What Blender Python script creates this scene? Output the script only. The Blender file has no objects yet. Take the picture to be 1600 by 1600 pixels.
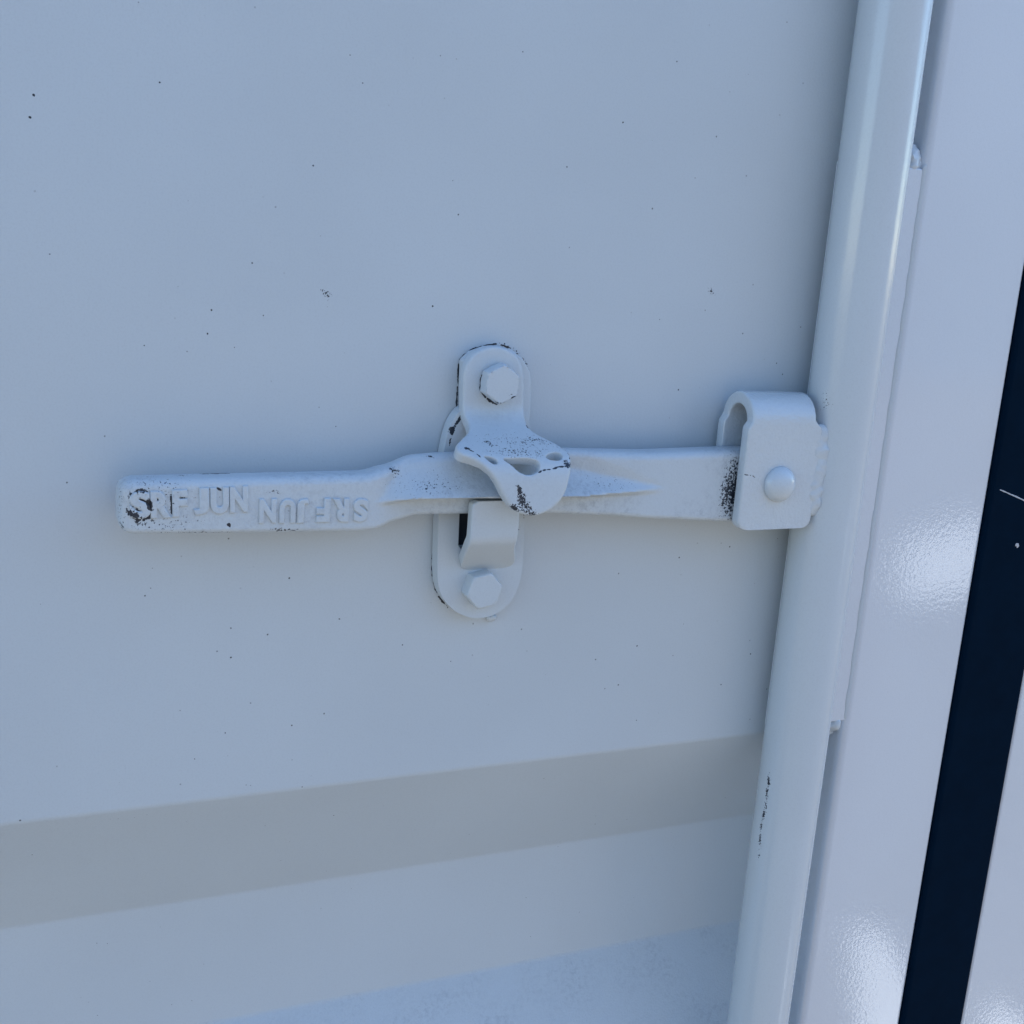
import bpy, bmesh, math, random
from mathutils import Vector, Matrix, noise
from mathutils.geometry import delaunay_2d_cdt
scene = bpy.context.scene
R = math.radians
random.seed(7)
# ------------------------------------------------------------------ camera
# measurements are in millimetres, x along the door, y into the door, z up, seen from the lens
F_PX, HALF = 1910.0, 800.0
XA = Vector((4310, -130, F_PX)).normalized()
ZD = Vector((-584, 8050, F_PX)); ZD = (ZD - XA * ZD.dot(XA)).normalized()
YA = XA.cross(ZD)
H = 482.0            # lens to door skin
ZC = 1.30            # lens height above the ground, metres
def P(px, py, y=0.0):
    """point of the door seen at a photo pixel, at depth y (mm)"""
    v = Vector((px - HALF, py - HALF, F_PX))
    d = Vector((v.dot(XA), v.dot(YA), -v.dot(ZD)))
    t = (H + y) / d.y
    return Vector((d.x * t, y, d.z * t))
def W(p):
    return Vector((p[0] / 1000, p[1] / 1000, p[2] / 1000 + ZC))
cam = bpy.data.cameras.new('camera'); camo = bpy.data.objects.new('camera', cam)
scene.collection.objects.link(camo); scene.camera = camo
cam.sensor_width = 36; cam.lens = 36 * F_PX / 1600; cam.clip_start = .01; cam.clip_end = 500
m = Matrix(((XA[0], -XA[1], -XA[2]), (YA[0], -YA[1], -YA[2]), (-ZD[0], ZD[1], ZD[2]))).to_4x4()
m.translation = Vector((0, -H / 1000, ZC)); camo.matrix_world = m
# ------------------------------------------------------------------ light: open shade, sun behind the container
SUN_EL, SUN_AZ = 48, 72     # azimuth clockwise from the door's inward normal
world = bpy.data.worlds.new('World'); scene.world = world; world.use_nodes = True
nt = world.node_tree; nt.nodes.clear()
sky = nt.nodes.new('ShaderNodeTexSky'); sky.sky_type = 'NISHITA'; sky.sun_disc = False
sky.sun_elevation = R(SUN_EL); sky.sun_rotation = R(SUN_AZ); sky.air_density = 1.0; sky.dust_density = 0.0; sky.ozone_density = 3.6
bg = nt.nodes.new('ShaderNodeBackground'); bg.inputs[1].default_value = .145
wo = nt.nodes.new('ShaderNodeOutputWorld'); nt.links.new(sky.outputs[0], bg.inputs[0]); nt.links.new(bg.outputs[0], wo.inputs[0])
sl = bpy.data.lights.new('sun', 'SUN'); sl.energy = 5.0; sl.angle = R(.53); sl.color = (1, .96, .9)
so = bpy.data.objects.new('sun', sl); scene.collection.objects.link(so)
so.rotation_euler = (R(-(90 - SUN_EL)), 0, R(-SUN_AZ)); so.location = (0, 3, 4)
scene.view_settings.view_transform = 'Standard'; scene.view_settings.look = 'None'
scene.view_settings.exposure = 1.33; scene.view_settings.gamma = 1
scene.render.engine = 'CYCLES'
scene.cycles.max_bounces = 4; scene.cycles.diffuse_bounces = 4; scene.cycles.glossy_bounces = 2
# ------------------------------------------------------------------ helpers
C = scene.collection
def tag(o, label=None, cat=None, group=None, kind=None):
    if label: o['label'] = label
    if cat: o['category'] = cat
    if group: o['group'] = group
    if kind: o['kind'] = kind
    return o
ORG = {}
def thing(name, org, label, cat):
    e = bpy.data.objects.new(name, None); C.objects.link(e)
    e.location = W(org); e.empty_display_size = .02; tag(e, label, cat); ORG[e.name] = Vector(org)
    return e
def link(name, verts, faces, mat, parent=None, smooth=True):
    """verts in mm; stored relative to the thing's base"""
    o0 = Vector((0, 0, 0)); r = parent
    while r is not None:
        if r.name in ORG: o0 = ORG[r.name]; break
        r = r.parent
    me = bpy.data.meshes.new(name)
    if o0.length == 0 and parent is None:
        me.from_pydata([W(v) for v in verts], [], faces)
    else:
        me.from_pydata([(Vector(v) - o0) / 1000 for v in verts], [], faces)
    me.validate(); me.materials.append(mat)
    bm = bmesh.new(); bm.from_mesh(me); bmesh.ops.recalc_face_normals(bm, faces=bm.faces)
    for e in bm.edges:
        if len(e.link_faces) == 2 and e.calc_face_angle(0) > R(48): e.smooth = False
    bm.to_mesh(me); bm.free()
    if smooth:
        me.polygons.foreach_set('use_smooth', [True] * len(me.polygons))
    o = bpy.data.objects.new(name, me); C.objects.link(o); o.parent = parent
    return o
def bevel(o, w, seg=3, ang=40):
    b = o.modifiers.new('bevel', 'BEVEL'); b.width = w / 1000; b.segments = seg; b.limit_method = 'ANGLE'
    b.angle_limit = R(ang); b.harden_normals = True
def spline(pts, n=6, closed=True):
    """Catmull-Rom through 2D points"""
    out = []; k = len(pts); rng = range(k if closed else k - 1)
    g = (lambda i: pts[i % k]) if closed else (lambda i: pts[max(0, min(k - 1, i))])
    for i in rng:
        p0, p1, p2, p3 = g(i - 1), g(i), g(i + 1), g(i + 2)
        for j in range(n):
            t = j / n
            out.append(tuple(.5 * (2 * b + (c - a) * t + (2 * a - 5 * b + 4 * c - d) * t * t + (3 * b - a - 3 * c + d) * t ** 3)
                             for a, b, c, d in zip(p0, p1, p2, p3)))
    if not closed: out.append(tuple(pts[-1]))
    return out
def lerp_tab(tab, x):
    if x <= tab[0][0]: return tab[0][1]
    for (a, b), (c, d) in zip(tab, tab[1:]):
        if x <= c:
            t = (x - a) / (c - a); t = t * t * (3 - 2 * t) * .5 + t * .5
            return b + (d - b) * t
    return tab[-1][1]
def extrude(name, poly, y0, y1, mat, parent, bev=0, holes=(), seg=3):
    """flat plate from an (x,z) outline, y0 = back, y1 = front"""
    if not holes:
        n = len(poly)
        v = [(x, y0, z) for x, z in poly] + [(x, y1, z) for x, z in poly]
        f = [tuple(range(n)), tuple(range(n, 2 * n))] + [(i, (i + 1) % n, n + (i + 1) % n, n + i) for i in range(n)]
    else:
        loops = [poly] + list(holes); pts = []; edges = []; fc = []
        for lp in loops:
            s = len(pts); pts += [Vector(p) for p in lp]; edges += [(s + i, s + (i + 1) % len(lp)) for i in range(len(lp))]
        cv, ce, cf, *_ = delaunay_2d_cdt(pts, edges, [], 0, 1e-5)
        keep = [t for t in cf if inside(sum((cv[i] for i in t), Vector((0, 0))) / 3, loops)]
        n = len(cv)
        v = [(p.x, y0, p.y) for p in cv] + [(p.x, y1, p.y) for p in cv]
        f = [tuple(t) for t in keep] + [tuple(n + i for i in reversed(t)) for t in keep]
        cnt = {}
        for t in keep:
            for a, b in zip(t, list(t[1:]) + [t[0]]): cnt.setdefault((min(a, b), max(a, b)), []).append((a, b))
        for k2, e in cnt.items():
            if len(e) == 1: a, b = e[0]; f.append((b, a, n + a, n + b))
    o = link(name, v, f, mat, parent)
    if bev: bevel(o, bev, seg)
    return o
def inside(p, loops):
    c = False
    for lp in loops:
        n = len(lp)
        for i in range(n):
            (x1, y1), (x2, y2) = lp[i][:2], lp[(i + 1) % n][:2]
            if (y1 > p[1]) != (y2 > p[1]) and p[0] < (x2 - x1) * (p[1] - y1) / (y2 - y1) + x1: c = not c
    return c
def seg_dist(p, loops):
    best = 1e9
    for lp in loops:
        n = len(lp)
        for i in range(n):
            ax, ay = lp[i]; bx, by = lp[(i + 1) % n]
            dx, dy = bx - ax, by - ay; L = dx * dx + dy * dy or 1e-9
            t = max(0, min(1, ((p[0] - ax) * dx + (p[1] - ay) * dy) / L))
            best = min(best, math.hypot(p[0] - ax - t * dx, p[1] - ay - t * dy))
    return best
def grid(name, rows, mat, parent, closed=False):
    nr, nc = len(rows), len(rows[0]); v = [p for r in rows for p in r]; f = []
    for i in range(nr - 1):
        for j in range(nc - (0 if closed else 1)):
            k = (j + 1) % nc
            f.append((i * nc + j, i * nc + k, (i + 1) * nc + k, (i + 1) * nc + j))
    if closed: f += [tuple(range(nc)), tuple(range((nr - 1) * nc, nr * nc))]
    return link(name, v, f, mat, parent)
def bead(name, path, rad, mat, parent, lump=.35, freq=.35, seed=0, n=90, nc=12, flat=1.0):
    """lumpy weld bead along a polyline (mm)"""
    path = [Vector(p) for p in path]; L = [0]
    for a, b in zip(path, path[1:]): L.append(L[-1] + (b - a).length)
    rows = []
    for i in range(n + 1):
        s = L[-1] * i / n; k = 0
        while k < len(L) - 2 and s > L[k + 1]: k += 1
        t = (s - L[k]) / (L[k + 1] - L[k]); p = path[k].lerp(path[k + 1], t); d = (path[k + 1] - path[k]).normalized()
        side = d.cross(Vector((0, 1, 0))).normalized(); up = side.cross(d)
        e = min(s, L[-1] - s); cap = math.sqrt(max(0.0, 1 - max(0, 1 - e / (rad * 1.2)) ** 2)) * .98 + .02
        row = []
        for j in range(nc):
            a = 2 * math.pi * j / nc
            q = p + side * math.cos(a) * rad + up * math.sin(a) * rad * flat
            nn = noise.noise(q * freq + Vector((seed, 0, 0))) + .35 * noise.noise(q * freq * 2.2 + Vector((0, seed, 0)))
            r = cap * (1 + lump * nn)
            row.append(p + (side * math.cos(a) + up * math.sin(a) * flat) * rad * r + side * noise.noise(Vector((s * .12, seed, 3))) * rad * lump * .6)
        rows.append(row)
    return grid(name, rows, mat, parent, True)
# ------------------------------------------------------------------ materials
DARK = (.016, .022, .034, 1)
def paint(name, base=(.53, .587, .616), rough=.34, peel=.12, peel_scale=700, specks=0.0, chips_gaps=(), org=(0, 0, 0), dust=0.0, world_space=False, wave=0.0, coat=0.0):
    """white sprayed enamel: orange peel, pin-holes that show the dark primer, wear marks and shaded plate gaps at given places"""
    mt_ = bpy.data.materials.new(name); mt_.use_nodes = True; t = mt_.node_tree; N, L = t.nodes.new, t.links.new
    bs = t.nodes['Principled BSDF']; bs.inputs['Roughness'].default_value = rough; bs.inputs['Coat Weight'].default_value = coat
    bs.inputs['Coat Roughness'].default_value = .05; bs.inputs['Coat IOR'].default_value = 1.75 if coat >= 1 else 1.5
    tc = N('ShaderNodeTexCoord'); pos = tc.outputs['Object']
    if world_space:
        pos = N('ShaderNodeNewGeometry').outputs['Position']
    def mth(op, a, b=None, clamp=False, c=None):
        n = N('ShaderNodeMath'); n.operation = op; n.use_clamp = clamp
        for i, s in enumerate((a, b, c)):
            if s is None: continue
            if isinstance(s, (int, float)): n.inputs[i].default_value = s
            else: L(s, n.inputs[i])
        return n.outputs[0]
    def noi(scale, det=2, rg=.5):
        n = N('ShaderNodeTexNoise'); n.inputs['Scale'].default_value = scale; n.inputs['Detail'].default_value = det; n.inputs['Roughness'].default_value = rg
        L(pos, n.inputs['Vector']); return n.outputs[0]
    def mix(fac, a, b):
        n = N('ShaderNodeMix'); n.data_type = 'RGBA'; L(fac, n.inputs[0])
        for s, k in ((a, 6), (b, 7)):
            if isinstance(s, tuple): n.inputs[k].default_value = s
            else: L(s, n.inputs[k])
        return n.outputs[2]
    b2 = tuple(c * .93 for c in base)
    col = mix(mth('MULTIPLY', mth('SUBTRACT', noi(9, 2), .38), 2.0, True), base + (1,), b2 + (1,))
    gr = mth('MULTIPLY', mth('SUBTRACT', noi(1150, 1, .7), .46), 2.2, True)          # fine grain of the sprayed film
    col = mix(mth('MULTIPLY', gr, .26), col, tuple(c * .72 for c in base) + (1,))
    if dust:
        d = mth('MULTIPLY', mth('MULTIPLY', mth('SUBTRACT', noi(420, 3, .75), .45), 4, True), mth('MULTIPLY', mth('SUBTRACT', noi(45, 2), .40), 3.5, True))
        col = mix(mth('MULTIPLY', d, dust), col, (.10, .13, .18, 1))
    masks = []
    if specks:
        wob = noi(1900, 1)
        region = mth('MULTIPLY', mth('SUBTRACT', noi(13, 1), .36), 3.2, True)
        for sc, rad, keep in ((110, .020, .30), (210, .026, .16)):
            v = N('ShaderNodeTexVoronoi'); v.inputs['Scale'].default_value = sc; L(pos, v.inputs['Vector'])
            sx = N('ShaderNodeSeparateColor'); L(v.outputs['Color'], sx.inputs[0])
            r_ = mth('MULTIPLY', mth('POWER', sx.outputs[1], 1.5), rad * 1.8 * sc / 110)
            r_ = mth('ADD', r_, mth('MULTIPLY', mth('SUBTRACT', wob, .5), rad * 1.3 * sc / 110))
            k = mth('LESS_THAN', sx.outputs[0], mth('MULTIPLY', region, keep * specks))
            masks.append(mth('MULTIPLY', mth('MULTIPLY', mth('SUBTRACT', r_, v.outputs['Distance']), 60, True), mth('MULTIPLY', k, sx.outputs[2])))
    by = {}
    for c_ in chips_gaps:
        q = min((500, 1200), key=lambda v: abs(math.log(v / c_[4]))); by.setdefault(q, []).append(c_)
    for q, cl in by.items():
        acc = None
        for (A, B, rad, cover, _) in cl:
            a_, b_ = [(W(p) if world_space else (Vector(p) - Vector(org)) / 1000) for p in (A, B)]
            mp = N('ShaderNodeMapping'); mp.vector_type = 'TEXTURE'; L(pos, mp.inputs[0])
            d_ = b_ - a_; hl = d_.length * .62 + rad / 1000
            mp.inputs['Location'].default_value = (a_ + b_) / 2
            mp.inputs['Rotation'].default_value = Vector((1, 0, 0)).rotation_difference(d_).to_euler() if d_.length > 1e-6 else (0, 0, 0)
            mp.inputs['Scale'].default_value = (hl, rad / 1000, rad / 1000)
            ln = N('ShaderNodeVectorMath'); ln.operation = 'LENGTH'; L(mp.outputs[0], ln.inputs[0])
            f_ = mth('MULTIPLY_ADD', ln.outputs['Value'], -cover, c=cover)
            acc = f_ if acc is None else mth('MAXIMUM', acc, f_)
        nn = mth('MULTIPLY_ADD', noi(q, 3, .6), 2.4, c=-.7)
        v = mth('SUBTRACT', mth('ADD', nn, acc), 1.0)
        masks.append(mth('MULTIPLY', mth('MULTIPLY', v, 9.0, True), mth('GREATER_THAN', acc, .002)))
    if masks:
        mk = masks[0]
        for x in masks[1:]: mk = mth('MAXIMUM', mk, x)
        col = mix(mk, col, DARK)
    L(col, bs.inputs['Base Color'])
    hgt = noi(peel_scale, 2, .6)
    bp = N('ShaderNodeBump'); bp.inputs['Strength'].default_value = peel; bp.inputs['Distance'].default_value = .0008
    L(hgt, bp.inputs['Height']); L(bp.outputs[0], bs.inputs['Normal'])
    if wave:
        b2_ = N('ShaderNodeBump'); b2_.inputs['Strength'].default_value = 1; b2_.inputs['Distance'].default_value = .003 * wave
        L(noi(5.5, 0), b2_.inputs['Height']); L(b2_.outputs[0], bp.inputs['Normal'])
    if coat: L(bp.outputs[0], bs.inputs['Coat Normal'])
    return mt_
def plain(name, col, rough=.6, bump=0, scale=300):
    mt_ = bpy.data.materials.new(name); mt_.use_nodes = True; t = mt_.node_tree
    b = t.nodes['Principled BSDF']; b.inputs['Roughness'].default_value = rough
    n = t.nodes.new('ShaderNodeTexNoise'); n.inputs['Scale'].default_value = scale; n.inputs['Detail'].default_value = 4
    tc = t.nodes.new('ShaderNodeTexCoord'); t.links.new(tc.outputs['Object'], n.inputs['Vector'])
    mx = t.nodes.new('ShaderNodeMix'); mx.data_type = 'RGBA'; t.links.new(n.outputs[0], mx.inputs[0])
    mx.inputs[6].default_value = tuple(c * .8 for c in col) + (1,); mx.inputs[7].default_value = tuple(c * 1.2 for c in col) + (1,)
    t.links.new(mx.outputs[2], b.inputs['Base Color'])
    if bump:
        bp = t.nodes.new('ShaderNodeBump'); bp.inputs['Strength'].default_value = bump; bp.inputs['Distance'].default_value = .001
        t.links.new(n.outputs[0], bp.inputs['Height']); t.links.new(bp.outputs[0], b.inputs['Normal'])
    return mt_
def ch(a, b, y, rad, cover=1.1, scale=900, y2=None):
    return (P(a[0], a[1], y), P(b[0], b[1], y if y2 is None else y2), rad, cover, scale)
def crack_or_gap(pts, y, rad, cover=1.15, scale=700):
    ys = y if isinstance(y, (list, tuple)) else [y] * len(pts)
    return [(P(*a, ya), P(*b, yb), rad, cover, scale) for a, b, ya, yb in zip(pts, pts[1:], ys, ys[1:])]
# ------------------------------------------------------------------ ground (out of view, lit by the sun beyond the container's shade)
gmat = plain('asphalt_yard', (.160, .138, .112), .85, .3, 6)
g = link('ground', [(-60000, -60000, -1300), (60000, -60000, -1300), (60000, 60000, -1300), (-60000, 60000, -1300)], [(0, 1, 2, 3)], gmat, None, False)
tag(g, kind='structure')
M_reflector = plain('reflector_white', (.8, .8, .78), .6, .2, 40)  # white slabs added out of view, reflected as highlights on the frame post
for q_ in ([(3910, -3760), (4920, -4190), (3770, -3040), (3190, -2950)],
           [(1550, -1190), (1630, -1200), (1500, -930), (1410, -850), (1320, -880), (1410, -1010)],
           [(1600, -900), (1680, -930), (1670, -870), (1550, -760), (1470, -780)]):
    tag(link('reflector_slab', [(x, y, -1296) for x, y in q_], [tuple(range(len(q_)))], M_reflector, None, False), kind='structure')
blocker = link('horizon_blocker', [(x, y, z) for x in (-14000, 26000) for y in (-10000, -9800) for z in (-1300, 3600)],  # unseen box added to keep horizon glow out of the frame's reflections
          [(0, 1, 3, 2), (4, 6, 7, 5), (0, 4, 5, 1), (2, 3, 7, 6), (1, 5, 7, 3), (0, 2, 6, 4)], plain('blocker_grey', (.33, .34, .35), .8, .2, 3), None, False)
tag(blocker, kind='structure')
# ------------------------------------------------------------------ container door leaf
FX0, FX1, FY = 412.5, 486.0, -14.0        # frame post
door = thing('container_door', (200, 0, -1150), 'white steel container door leaf with horizontal corrugation, wide and speckled, behind the handle', 'door')
DO = ORG['container_door']
panel_chips_gaps = [
    # bare dark metal hidden under the bolted plates
    (P(735, 815, 0), P(735, 840, 0), 15, 4, 60),
    ch((505, 455), (513, 462), 0, 2.4, .7, 1500), ch((1108, 452), (1114, 458), 0, 2.0, .62, 1500),
    ch((52, 148), (53, 149), 0, .55, 2.0, 300), ch((46, 183), (48, 184), 0, .5, 2.0, 300),
]
panel_chips_gaps += crack_or_gap([(713, 640), (715, 600), (717, 562), (735, 547), (752, 541), (778, 537), (800, 545)], 0, .7, 1.35, 500) + crack_or_gap([(778, 536), (800, 544), (815, 556), (826, 578)], 0, 1.4, .6, 1100)  # shade of the unpainted gap around the spacer, painted as dark lines
panel_chips_gaps += crack_or_gap([(681, 805), (678, 850), (675, 880), (676, 905), (684, 930), (700, 950)], 0, .8, 1.25, 500) + crack_or_gap([(688, 700), (696, 672), (707, 650)], 0, .8, 1.3, 500)  # same for the keeper plate: its shaded gap drawn in dark colour
M_panel = paint('panel_enamel', rough=.34, peel=.10, peel_scale=800, specks=5.0, chips_gaps=panel_chips_gaps, org=DO, wave=1.6)
# corrugation: proud flat, slope in, recessed flat, slope out
D = 46.0
zl1 = P(600, 1217, 0).z; zl2 = P(600, 1359.8, D).z; zl3 = P(600, 1545.6, D).z; zl4 = zl3 - (zl1 - zl2)
def fillet(pts, r, n=6):
    out = [pts[0]]
    for a, b, c in zip(pts, pts[1:], pts[2:]):
        a, b, c = Vector(a), Vector(b), Vector(c); u = (a - b).normalized(); w = (c - b).normalized()
        th = u.angle(w); d = min(r / math.tan(th / 2), .45 * (a - b).length, .45 * (c - b).length)
        p, q = b + u * d, b + w * d
        for i in range(n + 1):
            s = i / n; out.append(tuple(p.lerp(b, s).lerp(b.lerp(q, s), s)))
    out.append(pts[-1]); return out
pz = [(0, 1150)]
per = 2 * (zl1 - zl2) + (zl2 - zl3) + 520
z = zl1 + per
while z > -1000:
    for y, zz in ((0, z), (D, z - (zl1 - zl2)), (D, z - (zl1 - zl3)), (0, z - (zl1 - zl4))): pz.append((y, zz))
    z -= per
pz = [p for p in pz if p[1] > -1080] + [(pz[-1][0] if pz[-1][1] > -1080 else 0, -1100)]
pz = fillet(pz, 6)
rows = []
for x in (-900, 0, 200, FX0 - .0, FX0 + 6):
    rows.append([(x, y, zz) for y, zz in pz])
M_dusty = paint('panel_enamel_dusty', rough=.6, peel=.25, peel_scale=900, specks=.6, org=DO, dust=.22)
def dusty(o):
    o.data.materials.append(M_dusty)
    for p in o.data.polygons:
        if p.normal.z > .12: p.material_index = 1
cp = grid('corrugated_panel', rows, M_panel, door)
dusty(cp)
# frame post: rounded box section
def tube_box(name, x0, x1, y0, y1, z0, z1, r0, r1, mat, parent, zs=None):
    pts = []
    for (cx, cy, a0, r) in ((x0 + r0, y1 + r0, 180, r0), (x1 - r1, y1 + r1, 270, r1)):
        for i in range(9):
            a = R(a0 + 90 * i / 8); pts.append((cx + r * math.cos(a), cy + r * math.sin(a)))
        if a0 == 180: pts += [(x0 + r0 + .4, y1), (x1 - r1 - .4, y1)]
    pts += [(x1, y0), (x0, y0)]
    rows = [[(x, y, zz) for x, y in pts] for zz in (z0, z1)]
    o = grid(name, rows, mat, parent, True); return o
M_frame = paint('frame_gloss_enamel', base=(.59, .645, .70), rough=.3, peel=.06, peel_scale=420, specks=.12, org=DO, wave=.2, coat=1.0)
fo = tube_box('frame_post', FX0, FX1, 75, FY, -1100, 1150, 4.5, 2.5, M_frame, door)
# filler plate welded into the channel behind the rod
ft, fb = P(1428, 262, FY + 1).z, P(1305, 1128, FY + 1).z
M_weld = paint('weld_enamel', rough=.22, peel=.15, peel_scale=500, org=DO, coat=.3, chips_gaps=crack_or_gap([(1432, 205), (1428, 245)], FY, 1.4, .5, 900))
fp = extrude('filler_plate', [(368, fb), (FX0 + 3.5, fb), (FX0 + 3.5, ft), (368, ft)], FY + 8, FY + 1.2, M_frame, door, .8)
wb = [(FX0 + 3.0, FY + 1.2, ft + 3 + (fb - ft - 3) * i / 12) for i in range(13)]
bead('weld_bead', wb, 2.6, M_weld, door, .2, .12, 3, 260, 14, .24)
bead('weld_bead', [(FX0 - 6, FY + 8, ft + 12), (FX0 - 4, FY + 5, ft + 5), (FX0 - 2.5, FY + 3.2, ft - 4)], 4.2, M_weld, door, .5, .2, 9, 60, 16, .8)
bead('weld_bead', [(FX0 - 2.5, FY + 3.2, fb + 3), (FX0 - 4, FY + 5, fb - 4), (FX0 - 6, FY + 8, fb - 9)], 3.8, M_weld, door, .5, .2, 14, 50, 16, .8)
# rubber seal between the leaves
GX0, GX1 = FX1 + .4, 534.5
M_rub = plain('black_rubber', (.001, .0085, .021), .7, .05, 90)
M_rub.node_tree.nodes['Principled BSDF'].inputs['Specular IOR Level'].default_value = .02
ga = tube_box('rubber_gasket', GX0, GX1, 30, FY - 1.5, -1100, 1150, 2.5, 3.0, M_rub, door)
tag(ga, 'black rubber seal strip along the door edge')
M_scr = paint('pale_scratch', base=(.45, .47, .5), rough=.5)
sc_pts = [(1562, 765), (1578, 772), (1588, 776), (1600, 782), (1612, 788)]
bead('scratch', [P(x, y, FY - 1.5) for x, y in sc_pts], .32, M_scr, ga, .5, .5, 2, 40, 6, .25)
bead('scuff', [P(1587, 850, FY - 1.5), P(1592, 854, FY - 1.5)], .9, M_scr, ga, .9, 1.2, 5, 14, 6, .15)
# neighbouring leaf
door2 = thing('container_door', (600, 0, -1150), 'white steel edge of the neighbouring door right of the black seal', 'door')
tube_box('frame_post', GX1 + .4, GX1 + 80, 75, FY, -1100, 1150, 2.0, 4.0, M_frame, door2)
grid('corrugated_panel', [[(x, y, zz) for y, zz in pz] for x in (GX1 + 78, 1700)], M_panel, door2)
dusty(door2.children[-1])
# ------------------------------------------------------------------ locking bar with its welded bracket
RX, RY, RR = 378.0, -20.0, 15.9
bar = thing('locking_bar', (RX, RY, -1150), 'white vertical round locking bar with a folded riveted bracket welded on', 'locking bar')
BO = ORG['locking_bar']
def on_rod(px, py):
    v = Vector((px - HALF, py - HALF, F_PX)); d = Vector((v.dot(XA), v.dot(YA), -v.dot(ZD)))
    a = d.x ** 2 + d.y ** 2; b = -d.x * RX - d.y * (RY + H); c = RX ** 2 + (RY + H) ** 2 - RR ** 2
    t = (-b - math.sqrt(max(0, b * b - a * c))) / a
    return Vector((d.x * t, d.y * t - H, d.z * t))
sp_ = [(1202, 1211), (1200, 1228), (1197, 1250), (1196, 1265), (1191, 1280), (1188, 1300), (1187, 1322), (1185, 1348)]
rod_chips = [(on_rod(*a), on_rod(*b), 1.7, c_, 1200) for a, b, c_ in zip(sp_, sp_[1:], (1.0, .9, .7, 1.0, .7, .9, .5))]
rod_chips += [(on_rod(1287, 622), on_rod(1291, 634), 5, .42, 900)]
M_rod = paint('rod_enamel', rough=.22, peel=.05, peel_scale=500, specks=.15, chips_gaps=rod_chips, org=BO, coat=.3)
rows = []
for zz in (-1120, -600, -300, -100, 100, 600, 1140):
    rows.append([(RX + RR * math.cos(2 * math.pi * i / 64), RY + RR * math.sin(2 * math.pi * i / 64), zz) for i in range(64)])
ro = grid('rod', rows, M_rod, bar, True)
bevel(ro, .6, 2, 60)
# folded bracket: sheet bent over the top, leaves wider than the fold
T = 5.6
YF, YR = -30.0, -4.2                      # outer faces of front and rear leaf
rb = (YR - YF) / 2
zt = P(1215, 612, (YF + YR) / 2).z        # crown of the fold
zc = zt - rb
zjog = P(1160, 668, YF).z
zbot = P(1205, 827, YF).z
xl_loop = P(1179, 650, YF).x; xr_loop = P(1279, 640, YF).x
xl_leaf = P(1165, 720, YF).x; xr_leaf = P(1277, 700, YF).x + 2
def leaf_edges(zz, bot):
    k = max(0, min(1, (zc + 1.5 - zz) / (zc + 1.5 - (zjog - 1.0)))); k = k * k * (3 - 2 * k)
    a = xl_loop + (xl_leaf - xl_loop) * k; b = xr_loop + (xr_leaf - xr_loop) * k
    rr = 4.5
    if zz < bot + rr:
        d = rr - math.sqrt(max(0, rr * rr - (bot + rr - zz) ** 2)); a += d; b -= d
    return a, b
path = []
zs = [zbot + 4.5 * (1 - math.cos(math.pi / 2 * i / 8)) for i in range(9)] + [zbot + 4.5 + (zc - zbot - 4.5) * i / 26 for i in range(1, 27)]
path += [(YF, zz, (0, -1, 0)) for zz in zs]
for i in range(1, 24):
    a = math.pi * i / 24; path.append((YF + rb - rb * math.cos(a), zc + rb * math.sin(a), None))
path += [(YR, zz, None) for zz in reversed(zs)]
rows_o, NU = [], 25
def sheet(name, path, edges, T, mat, parent, NU=25, r=1.1):
    """bent sheet: outer path (y,z) list, edges(i)->(xl,xr); thickness goes to the right-hand side of travel"""
    n = len(path); V = []; Fc = []
    nrm = []
    for i in range(n):
        a = path[max(0, i - 1)]; b = path[min(n - 1, i + 1)]
        t = Vector((b[0] - a[0], b[1] - a[1])).normalized(); nrm.append(Vector((-t.y, t.x)))     # outward (towards viewer on the way up)
    # ring of cross-section across width: outer face with rounded edges, inner face
    def ring(i):
        xl, xr = edges(i); y, zz = path[i][0], path[i][1]; nn = nrm[i]; out = []
        def pt(x, d): return (x, y - nn.x * d, zz - nn.y * d)
        for k in range(5):
            a = math.pi / 2 * k / 4; out.append(pt(xl + r - r * math.cos(a), r - r * math.sin(a)))
        for k in range(1, NU): out.append(pt(xl + r + (xr - xl - 2 * r) * k / NU, 0))
        for k in range(5):
            a = math.pi / 2 * k / 4; out.append(pt(xr - r + r * math.sin(a), r - r * math.cos(a)))
        q = r * .6
        for k in range(4):
            a = math.pi / 2 * k / 3; out.append(pt(xr - q + q * math.cos(a), T - q + q * math.sin(a)))
        for k in range(1, NU): out.append(pt(xr - q + (xl - xr + 2 * q) * k / NU, T))
        for k in range(4):
            a = math.pi / 2 * k / 3; out.append(pt(xl + q - q * math.sin(a), T - q + q * math.cos(a)))
        return out
    return grid(name, [ring(i) for i in range(n)], mat, parent, True)
brk_chips = [ch((1195, 632), (1262, 622), -14, 7, .62, 900), ch((1245, 612), (1272, 622), -16, 6, .75, 900),
             ch((1125, 665), (1121, 695), -9, 1.2, 1.1, 600)]
brk_chips += crack_or_gap([(1157, 741), (1175, 743), (1180, 746)], YF, .5, .9, 900)
M_brk = paint('bracket_enamel', rough=.26, peel=.34, peel_scale=560, specks=.25, chips_gaps=brk_chips, org=BO, coat=.6)
bo = sheet('folded_bracket', path, lambda i: leaf_edges(path[i][1], zbot), T, M_brk, bar)
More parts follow.
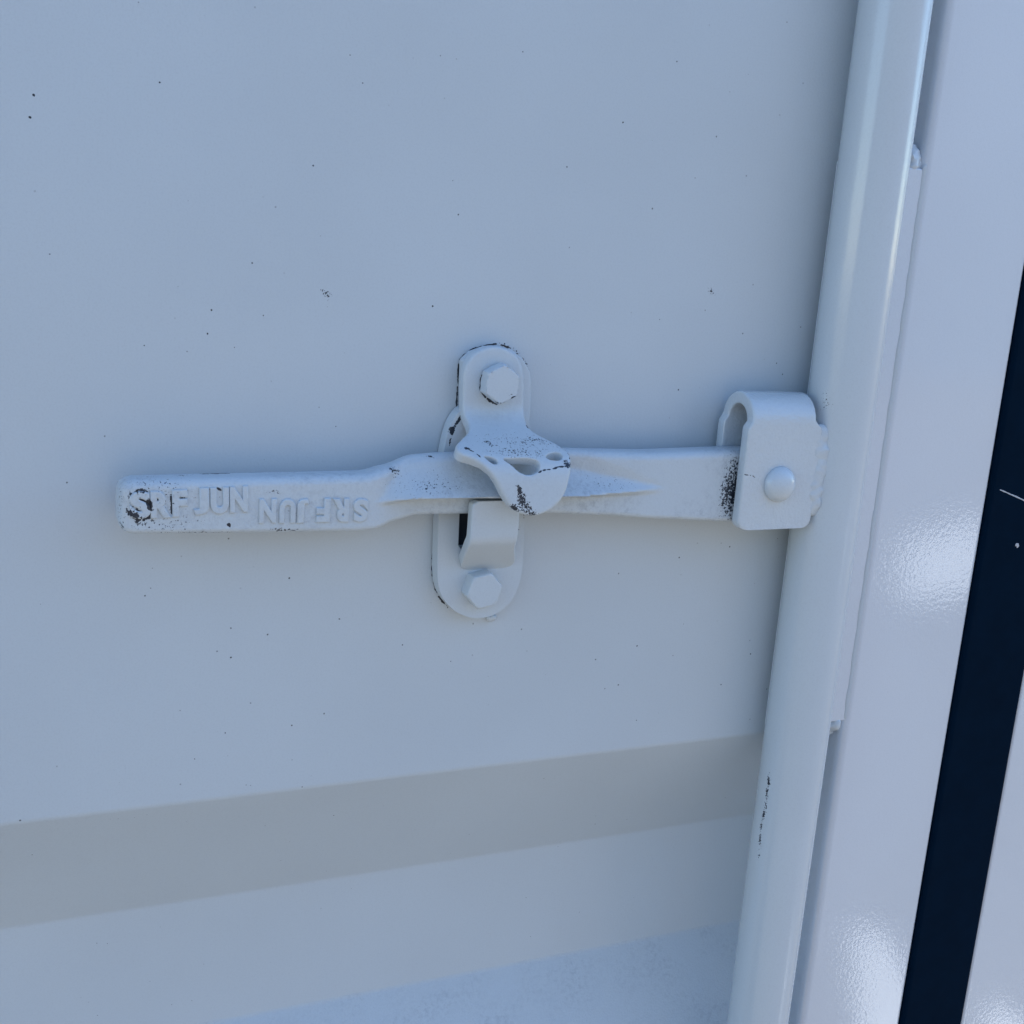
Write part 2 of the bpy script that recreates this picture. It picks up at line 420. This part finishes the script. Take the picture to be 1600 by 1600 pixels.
# rivet
rvc = P(1219, 757, YF - 1.0); rr_ = 8.3
rows = []
for i in range(14):
    a = math.pi / 2 * i / 13; rad = rr_ * math.cos(a) + .02; y = YF - .35 - 5.2 * math.sin(a)
    rows.append([(rvc.x + rad * math.cos(2 * math.pi * j / 40), y, rvc.z + rad * math.sin(2 * math.pi * j / 40)) for j in range(40)])
rows.insert(0, [(rvc.x + (rr_ - .8) * math.cos(2 * math.pi * j / 40), YF + 1, rvc.z + (rr_ - .8) * math.sin(2 * math.pi * j / 40)) for j in range(40)])
M_rivet = paint('rivet_enamel', rough=.2, peel=.04, org=BO, coat=.3)
grid('rivet', rows, M_rivet, bo, True)
bead('weld_bead', [(xr_leaf + .5, YF + 3.2, P(1285, 664, YF).z), (xr_leaf + 1.6, YF + 2.4, P(1285, 720, YF).z), (xr_leaf + 1.2, YF + 2.5, P(1285, 770, YF).z),
                   (xr_leaf + 1.8, YF + 2.8, P(1285, 808, YF).z)], 5.6, paint('bead_enamel', rough=.24, peel=.15, org=BO, coat=.3, chips_gaps=[ch((1283, 655), (1285, 658), YF, 1.2, .9, 900)]), bo, .34, .2, 21, 110, 22, .58)
# ------------------------------------------------------------------ handle
HO = P(660, 803, -12)
handle = thing('door_handle', HO, 'long white cast swing handle with embossed lettering on its left grip', 'handle')
HO = ORG['door_handle']
TOP = [(183, 744.5), (205, 743), (300, 741), (400, 739), (500, 737), (568, 735), (600, 727), (650, 710), (690, 707), (760, 704), (890, 700), (1000, 702), (1150, 697), (1250, 694)]
BOT = [(183, 834), (205, 834), (400, 832), (555, 830), (585, 827), (620, 813), (655, 804), (700, 803), (760, 802), (860, 801), (950, 805), (1020, 810), (1145, 815), (1250, 818)]
CRE = [(590, 784), (620, 781), (650, 779), (700, 778), (800, 778), (895, 776), (960, 770), (1025, 764), (1250, 760)]
RAMP = [(590, 6), (606, 26), (625, 46), (650, 58), (720, 62), (800, 56), (895, 42), (960, 24), (1025, 6), (1250, 6)]
AMP = [(585, 0), (600, 1.2), (615, 4.5), (640, 8.5), (700, 10), (840, 10), (900, 7.5), (960, 4.0), (1010, 1.2), (1030, 0), (1250, 0)]
BASE = [(183, -24), (570, -24), (650, -19), (880, -19), (1010, -22.5), (1250, -22.5)]
BACK = [(183, -12.5), (570, -12.5), (650, -11), (900, -10.8), (1250, -11)]
def handle_section(px, inset=0.0):
    yb, yf = lerp_tab(BACK, px), lerp_tab(BASE, px)
    x = P(px, 770, -20).x
    def zat(py, y):                                     # z on this station's x for a photo row
        lo = P(px, py, y); return lo.z
    zt_, zb_ = zat(lerp_tab(TOP, px), yb - 2), zat(lerp_tab(BOT, px), yf + 2)
    zcst = zat(lerp_tab(CRE, px), yf - lerp_tab(AMP, px)); amp = lerp_tab(AMP, px)
    wr = lerp_tab(RAMP, px) / 3.75; wd = 2.6
    zt_ -= inset; zb_ += inset
    r = 3.6; pts = []
    n = 56
    for i in range(n + 1):
        s = i / n; zz = zt_ + (zb_ - zt_) * (s - .06 * math.sin(2 * math.pi * s))
        y = yf
        if amp > 0:
            if zz >= zcst: k = max(0, 1 - (zz - zcst) / wr); k = k * k * (1.5 - .5 * k); y -= amp * k
            else: k = max(0, 1 - (zcst - zz) / wd); y -= amp * k * k * (3 - 2 * k)
            # shallow scoop above the rib
            k2 = max(0, 1 - abs((zz - zcst) / wr - .95) / .8) if zz > zcst else 0
            y += 1.8 * min(1, amp / 6) * k2
        et, eb = zt_ - zz, zz - zb_
        if et < r: y += (r - math.sqrt(max(0, r * r - (r - et) ** 2)))
        if eb < 2.4: y += (2.4 - math.sqrt(max(0, 2.4 ** 2 - (2.4 - eb) ** 2)))
        pts.append((x, min(y, yb - 1.2), zz))
    q = 1.2
    for i in range(1, 5):
        a = math.pi / 2 * i / 4; pts.append((x, yb - q + q * math.sin(a), zb_ + q - q * math.cos(a)))
    for i in range(5):
        a = math.pi / 2 * i / 4; pts.append((x, yb - q + q * math.cos(a), zt_ - q + q * math.sin(a)))
    return pts
rows = []
RE = 5.2; x0 = P(184, 789, -20).x
for i in range(12):                                    # rounded left end
    a = math.pi / 2 * i / 12; d = RE * (1 - math.cos(a)); ins = RE * (1 - math.sin(a))
    sec = handle_section(190, ins)
    xx = x0 + d; thick = 1 - .55 * (1 - math.sin(a)) ** 1.4
    rows.append([(xx, -12.5 + (y + 12.5) * thick, zz) for _, y, zz in sec])
pxs = [207, 250, 320, 400, 480, 540] + list(range(556, 720, 6)) + list(range(720, 880, 14)) + list(range(880, 1040, 8)) + [1050, 1080, 1110, 1150, 1200, 1236]
rows += [handle_section(p) for p in pxs]
hc = []
hc += [ch((1141, 728), (1135, 808), -22.5, 6.5, .85, 1200), ch((1150, 722), (1146, 810), -22, 7.5, 1.0, 1200), ch((1120, 813), (1146, 815), -20, 1.6, 1.1, 450)]
hc += [ch((218, 780), (235, 783), -24, 2.0, 1.9, 450), ch((236, 776), (236, 806), -24, 2.4, 1.9, 450), ch((206, 802), (222, 808), -24, 3.2, 1.5, 450), ch((224, 807), (237, 808), -24, 2.0, 1.3, 450), ch((204, 770), (206, 785), -24, 1.6, 1.1, 800), ch((210, 767), (232, 767), -24, 1.5, 1.1, 800), ch((249, 778), (253, 782), -24, 2.2, 1.6, 450), ch((268, 772), (268, 806), -24, 1.0, 1.3, 450), ch((213, 775), (240, 806), -24, 7.5, .5, 800),
       ch((246, 778), (252, 800), -24, 5, .42, 1100), ch((281, 776), (286, 780), -24, 2.6, .9, 900), ch((212, 818), (230, 820), -24, 1.4, .75, 900),
       ch((183, 818), (196, 826), -22, 3.0, .62, 1100), ch((220, 746), (260, 748), -17, 2.2, .55, 1500), ch((312, 739), (368, 738), -14, 1.5, .9, 500),
       ch((275, 742), (298, 744), -16, 2.6, .55, 1300), ch((200, 832), (400, 832), -23, 1.8, .42, 1100), ch((415, 828), (470, 829), -24, 2.0, .7, 1200),
       ch((420, 767), (436, 769), -24, 2.0, .5, 1500), ch((455, 800), (470, 812), -24, 3.0, .55, 1500), ch((340, 763), (344, 766), -24, 1.0, 1.2, 500),
       ch((357, 819), (359, 822), -24, 1.0, .9, 700), ch((612, 732), (622, 740), -20, 3.2, .75, 1400), ch((665, 711), (680, 713), -16, 1.5, .7, 900)]
hc += [ch((615, 755), (720, 762), -24, 8, .36, 2200), ch((900, 745), (990, 758), -24, 7, .38, 2200), ch((190, 750), (190, 830), -22, 6, .32, 1500),
       ch((210, 760), (300, 765), -24, 10, .30, 1600), ch((205, 815), (300, 820), -24, 8, .30, 1600)]
M_handle = paint('handle_enamel', rough=.4, peel=.30, peel_scale=800, specks=.35, chips_gaps=hc, org=HO, dust=.35)
grip = grid('grip_bar', rows, M_handle, handle, True)
# raised letters
lc = [ch((230, 781), (235, 800), -25, 2.0, 1.5, 500), ch((219, 781), (226, 783), -25.3, 1.6, 1.2, 500), ch((205, 803), (214, 808), -25, 2.4, 1.1, 500), ch((264, 776), (266, 806), -25, 1.0, .9, 500), ch((206, 800), (222, 812), -25, 4, .6, 800), ch((244, 768), (290, 800), -25, 6, .3, 1200), ch((210, 768), (232, 768), -24.6, 1.6, .7, 800)]
M_letter = paint('letter_enamel', rough=.4, peel=.30, peel_scale=800, chips_gaps=lc, org=HO, dust=.25)
def letter(chr_, px, py, hpx, rot, wpx):
    cu = bpy.data.curves.new('letter', 'FONT'); cu.body = chr_; cu.align_x = 'CENTER'; cu.align_y = 'CENTER'
    cu.size = 1; cu.extrude = .035; cu.bevel_depth = .05; cu.bevel_resolution = 3; cu.offset = .022; cu.resolution_u = 6
    tmp = bpy.data.objects.new('letter', cu); C.objects.link(tmp)
    dg = bpy.context.evaluated_depsgraph_get(); me = bpy.data.meshes.new_from_object(tmp.evaluated_get(dg))
    bpy.data.objects.remove(tmp)
    vs = [v.co.copy() for v in me.vertices]
    xs = [v.x for v in vs]; ys = [v.y for v in vs]; cx, cy = (min(xs) + max(xs)) / 2, (min(ys) + max(ys)) / 2; hh = max(ys) - min(ys)
    s = hpx / 4.25 / hh; wscale = wpx / (4.2 * .9139) / (max(xs) - min(xs)) / s; c = P(px, py, -24); ca, sa = math.cos(rot), math.sin(rot)
    V = []
    for v in vs:
        u, w_ = (v.x - cx) * s * wscale, (v.y - cy) * s
        V.append((c.x + u * ca - w_ * sa, -24 + .15 - (v.z + .02) * 9.5, c.z + u * sa + w_ * ca))
    fs = [tuple(p.vertices) for p in me.polygons]; bpy.data.meshes.remove(me)
    o = link('letter', V, fs, M_letter, grip); return o
for c_, x, y, w_ in (('S', 219, 789, 30), ('R', 251, 788, 29), ('F', 281, 786, 22), ('J', 314, 783, 23), ('U', 343, 782, 27), ('N', 373, 780, 27)): letter(c_, x, y, 45, R(1.5), w_)
for c_, x, y, w_ in (('N', 418, 798, 26), ('U', 449, 798, 25), ('J', 473, 798, 18), ('F', 505, 797, 22), ('R', 532, 797, 26), ('S', 563, 797, 24)): letter(c_, x, y, 42, R(180), w_)
# ------------------------------------------------------------------ handle retainer: lower plate with hook and bolt
keeper = thing('handle_retainer', P(745, 963, -4), 'white oval keeper plate bolted below the handle with a pressed-out hook', 'retainer')
KO = ORG['handle_retainer']
YK = -7.6
outline_px = [(748, 634), (732, 635), (719, 642), (708, 657), (700, 678), (694, 704), (688, 750), (686, 800), (684, 860), (684, 905), (690, 930), (706, 951), (728, 963), (750, 966),
              (775, 959), (797, 941), (811, 915), (817, 880), (819, 830), (824, 760), (830, 700), (826, 655), (800, 640)]
ol = [(p.x, p.z) for p in (P(x, y, YK) for x, y in outline_px)]
hole = [(p.x, p.z) for p in (P(x, y, YK) for x, y in ((719, 779), (809, 776), (805, 850), (798, 856), (720, 858), (716, 852)))]
kc = crack_or_gap([(738, 641), (726, 645), (718, 653)], YK, .9, 1.0, 500) + crack_or_gap([(718, 653), (710, 668), (704, 684)], YK, 1.3, 1.25, 500) + crack_or_gap([(704, 684), (702, 694)], YK, .8, .9, 500)
kc += [ch((706, 670), (706, 678), YK, 2.0, 1.0, 700), ch((805, 822), (812, 826), YK, 1.5, .4, 900), ch((812, 802), (830, 808), -8, 3, .5, 1600)]
M_keep = paint('keeper_enamel', rough=.36, peel=.10, peel_scale=700, specks=.25, chips_gaps=kc, org=KO)
extrude('base_plate', spline(ol, 4), -.7, YK, M_keep, keeper, 1.3, holes=[hole])
# hook: sheet pushed out of the plate, rising in front of the handle's lower edge
YL = -25.5
z_a, z_b, z_t = P(760, 888, YK).z, P(770, 848, YL).z, P(775, 783, YL).z
pp = [(YK + .3, z_a - 1), (YK - .2, z_a), (YL, z_b), (YL, z_t)]
hp = fillet(pp, 9, 8)
hp2 = []
for a, b in zip(hp, hp[1:]):
    L_ = math.hypot(b[0] - a[0], b[1] - a[1]); k = max(1, int(L_ / 1.2))
    hp2 += [(a[0] + (b[0] - a[0]) * i / k, a[1] + (b[1] - a[1]) * i / k) for i in range(k)]
hp2.append(hp[-1])
hx0, hx1 = P(737, 815, YL).x, P(812, 815, YL).x
bx0, bx1 = P(717, 870, YK).x, P(803, 870, YK).x
def hook_edges(i):
    y, zz = hp2[i]; k = max(0, min(1, (y - YL) / (YK - YL)))
    k = k * k * (3 - 2 * k)
    a, b = hx0 + (bx0 - hx0) * k, hx1 + (bx1 - hx1) * k
    e = z_t - zz; rr = 2.2
    if e < rr: d = rr - math.sqrt(max(0, rr * rr - (rr - e) ** 2)); a += d; b -= d
    e = zz - z_a; rr = 4.0
    if e < rr: d = rr - math.sqrt(max(0, rr * rr - (rr - max(e, 0)) ** 2)); a += d * .9; b -= d * .9
    return a, b
sheet('hook', hp2, hook_edges, 5.0, M_keep, keeper, 12, 1.0)
def bolt(name, px, py, yseat, yhead, af, rot, mat, parent):
    c = P(px, py, yhead); rc = af / 2 / math.cos(math.pi / 6); rows = []; n = 72
    def hexr(a, lim):
        a = (a - rot) % (math.pi / 3) - math.pi / 6
        return min(af / 2 / math.cos(a), lim)
    def sup(a, lim): return hexr(a, lim)
    for rad_f, y in ((1, yseat), (1, yhead + 1.3), (.985, yhead + .8), ('c', yhead + .25), ('t', yhead), ('m', yhead - .05), (0.001, yhead - .05)):
        row = []
        for j in range(n):
            a = 2 * math.pi * j / n
            if rad_f == 'c': r = min(hexr(a, 99) * .965, af / 2 * 1.075)
            elif rad_f == 't': r = min(hexr(a, 99) * .93, af / 2 * 1.0)
            elif rad_f == 'm': r = af / 2 * .86
            else: r = hexr(a, 99) * rad_f
            row.append((c.x + r * math.cos(a), y, c.z + r * math.sin(a)))
        rows.append(row)
    o = grid(name, rows, mat, parent, True)
    bevel(o, .35, 2, 35)
    return o
M_bolt1 = paint('lower_bolt_enamel', rough=.36, peel=.08, peel_scale=700, org=KO)
bolt('hex_bolt', 758, 924, YK + .5, -14.2, 15.2, R(12), M_bolt1, keeper)
bead('paint_drip', [P(760, 965, -1.2), P(769, 966, -1.0), P(776, 962, -1.0)], 1.6, M_keep, keeper, .4, .5, 4, 24, 10, .8)
# ------------------------------------------------------------------ swivel catch (upper plate with the seal holes)
YS, YH = -5.2, -10.2
catch = thing('swivel_catch', P(777, 640, -5), 'white bent swivel catch bolted above the handle, teardrop holes in its drooping lip', 'catch')
SO = ORG['swivel_catch']
sp = [(P(x, y, YS).x, P(x, y, YS).z) for x, y in ((722, 672), (722, 600), (723, 563), (737, 550), (760, 542), (780, 541), (800, 547), (818, 561), (829, 582), (831, 612), (829, 645), (826, 672), (740, 672))]
extrude('spacer_plate', sp, -.6, YS, M_keep if False else paint('spacer_enamel', rough=.36, peel=.08, org=SO, chips_gaps=crack_or_gap([(722, 640), (723, 600), (726, 582), (733, 564), (748, 550), (766, 543)], YS, 1.1, 1.6, 500)), catch, .9)  # dark line painted along the spacer edge stands for its shaded gap
# bent plate traced on its front face
out_px = [(724, 640), (724, 612), (725, 585), (731, 566), (743, 552), (758, 544), (775, 541.5), (792, 545), (806, 554), (815, 568), (819, 585), (820, 612), (820, 640), (822, 656), (828, 668),
          (842, 678), (860, 687), (876, 696), (888, 705), (892.5, 716), (893, 732), (890, 750), (884, 770), (873, 787), (856, 800), (836, 806.5), (815, 803), (799, 793), (787, 776), (776, 754), (764, 737), (749, 723),
          (735, 715), (722, 709), (714, 702), (713, 694), (721, 685), (732, 673), (732, 660), (727, 650)]
h1 = [(787, 717), (800, 716), (815, 715.5), (830, 716.5), (841, 721), (844, 729), (841, 737), (832, 742), (822, 742), (811, 737), (800, 727)]
h2 = [(757, 713), (767, 714), (775, 718), (778, 723), (774, 725), (767, 722)]
h3 = [(853, 713), (859, 708), (868, 706), (876, 708), (879, 713), (876, 718), (866, 719), (858, 717)]
def yprof(x, y):
    # profile along the drop; the fold lines run slightly downhill to the right
    yy = y - (x - 803) * .02
    return sum(lerp_tab([(520, YH), (640, YH), (655, YH - 2.0), (672, YH - 8), (690, YH - 15), (706, YH - 21.5), (718, YH - 24.8), (732, YH - 26.6), (750, YH - 27.6), (810, YH - 28.6)], yy + k) for k in (-12, -8, -4, 0, 4, 8, 12)) / 7
def yc(*pts): return [yprof(x, y) for x, y in pts]
def cch(a, b, rad, cover, scale): return (P(*a, yprof(*a)), P(*b, yprof(*b)), rad, cover, scale)
def ccr(pts, rad, cover, scale): return [cch(a, b, rad, cover, scale) for a, b in zip(pts, pts[1:])]
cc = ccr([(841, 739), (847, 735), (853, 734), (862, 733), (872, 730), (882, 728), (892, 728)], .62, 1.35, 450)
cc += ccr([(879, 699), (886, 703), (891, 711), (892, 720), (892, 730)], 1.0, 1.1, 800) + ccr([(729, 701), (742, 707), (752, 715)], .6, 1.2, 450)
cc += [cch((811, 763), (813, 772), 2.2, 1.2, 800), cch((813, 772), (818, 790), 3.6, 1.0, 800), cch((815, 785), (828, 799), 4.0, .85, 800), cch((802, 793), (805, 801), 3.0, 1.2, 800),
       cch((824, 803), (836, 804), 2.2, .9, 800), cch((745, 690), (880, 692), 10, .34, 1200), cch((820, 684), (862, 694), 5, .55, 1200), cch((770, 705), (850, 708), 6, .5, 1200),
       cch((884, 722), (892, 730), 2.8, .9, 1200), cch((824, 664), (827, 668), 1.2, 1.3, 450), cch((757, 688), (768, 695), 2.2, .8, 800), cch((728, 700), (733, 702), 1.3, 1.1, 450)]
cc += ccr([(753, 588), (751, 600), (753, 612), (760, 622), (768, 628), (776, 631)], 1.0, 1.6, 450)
M_catch = paint('catch_enamel', rough=.36, peel=.16, peel_scale=800, specks=.5, chips_gaps=cc, org=SO, dust=.10)
def bent_plate(name, outer, holes, yfun, T, r, step, mat, parent):
    loops = [spline(outer, 5)] + [spline(h, 4) for h in holes]
    pts, edges = [], []
    for lp in loops:
        s = len(pts); pts += [Vector(p) for p in lp]; edges += [(s + i, s + (i + 1) % len(lp)) for i in range(len(lp))]
        n = len(lp)
        area = sum(lp[i][0] * lp[(i + 1) % n][1] - lp[(i + 1) % n][0] * lp[i][1] for i in range(n))
        sg = (1 if area > 0 else -1) * (1 if lp is loops[0] else -1)
        for fr in (.18, .5, 1.0):                       # rings that carry the rounded edge
            rr = r if lp is loops[0] else r * .45
            for i in range(n):
                a, b = Vector(lp[i - 1]), Vector(lp[(i + 1) % n]); t = (b - a).normalized()
                q = Vector(lp[i]) + Vector((-t.y, t.x)) * sg * rr * fr
                if inside(q, loops) and seg_dist(q, loops) > rr * fr * .9: pts.append(q)
    xs = [p[0] for p in loops[0]]; ys = [p[1] for p in loops[0]]
    y = min(ys); odd = 0
    while y < max(ys):
        x = min(xs) + odd * step / 2
        while x < max(xs):
            if inside((x, y), loops) and seg_dist((x, y), loops) > r * 1.25: pts.append(Vector((x, y)))
            x += step
        y += step * .87; odd = 1 - odd
    cv, ce, cf, *_ = delaunay_2d_cdt(pts, edges, [], 0, 1e-4)
    keep = [t for t in cf if inside((cv[t[0]] + cv[t[1]] + cv[t[2]]) / 3, loops)]
    dist = [(seg_dist(p, loops[:1]), seg_dist(p, loops[1:])) for p in cv]
    base3 = [P(p.x, p.y, yfun(p.x, p.y)) for p in cv]
    # normals of the unrounded sheet
    N3 = []
    for p in cv:
        e = 1.0; a = P(p.x + e, p.y, yfun(p.x + e, p.y)) - P(p.x - e, p.y, yfun(p.x - e, p.y))
        b = P(p.x, p.y + e, yfun(p.x, p.y + e)) - P(p.x, p.y - e, yfun(p.x, p.y - e))
        nn = a.cross(b); nn.x = 0; nn.normalize(); N3.append(nn if nn.y < 0 else -nn)
    front = []
    for p, (d1, d2), b, nn in zip(cv, dist, base3, N3):
        dip = 0
        for d, rr in ((d1, r), (d2, r * .45)):
            if d < rr: dip = max(dip, (rr - math.sqrt(max(0, rr * rr - (rr - d) ** 2))) / 3.75)
        front.append(b - nn * dip)
    back = [b - nn * T for b, nn in zip(base3, N3)]
    n = len(cv); V = front + back
    Fc = [tuple(t) for t in keep] + [tuple(n + i for i in reversed(t)) for t in keep]
    cnt = {}
    for t in keep:
        for a, b in zip(t, list(t[1:]) + [t[0]]): cnt.setdefault((min(a, b), max(a, b)), []).append((a, b))
    for e in cnt.values():
        if len(e) == 1: a, b = e[0]; Fc.append((b, a, n + a, n + b))
    o = link(name, V, Fc, mat, parent)
    me = o.data
    bm = bmesh.new(); bm.from_mesh(me)
    for e in bm.edges:
        if len(e.link_faces) == 2 and e.calc_face_angle(0) > R(60): e.smooth = False
    bm.to_mesh(me); bm.free()
    return o
bent_plate('bent_plate', out_px, [h1, h2, h3], yprof, 4.6, 4.5, 5.0, M_catch, catch)
bc = [ch((779, 629), (792, 629), -16.5, 1.5, 1.2, 450), ch((796, 626), (804, 620), -17, 1.5, 1.1, 450), ch((797, 617), (801, 621), -16.5, 2.2, .5, 1300)]
M_bolt2 = paint('upper_bolt_enamel', rough=.36, peel=.08, peel_scale=700, org=SO, chips_gaps=bc)
bb = bolt('hex_bolt', 786, 601, YH - .9, -17.2, 15.0, R(26), M_bolt2, catch)
bc_ = P(786, 601, -17.2)
def disc(name, cx, cz, rad, y0, y1, mat, parent, bev):
    return extrude(name, [(cx + rad * math.cos(2 * math.pi * i / 48), cz + rad * math.sin(2 * math.pi * i / 48)) for i in range(48)], y0, y1, mat, parent, bev, seg=2)
disc('washer_face', bc_.x, bc_.z, 7.6, YH - .55, YH - 1.2, M_bolt2, bb, .2)
disc('bolt_shank', bc_.x, bc_.z, 6.6, YH + .5, YH - .6, plain('bare_dark_steel', DARK[:3], .6), bb, 0)
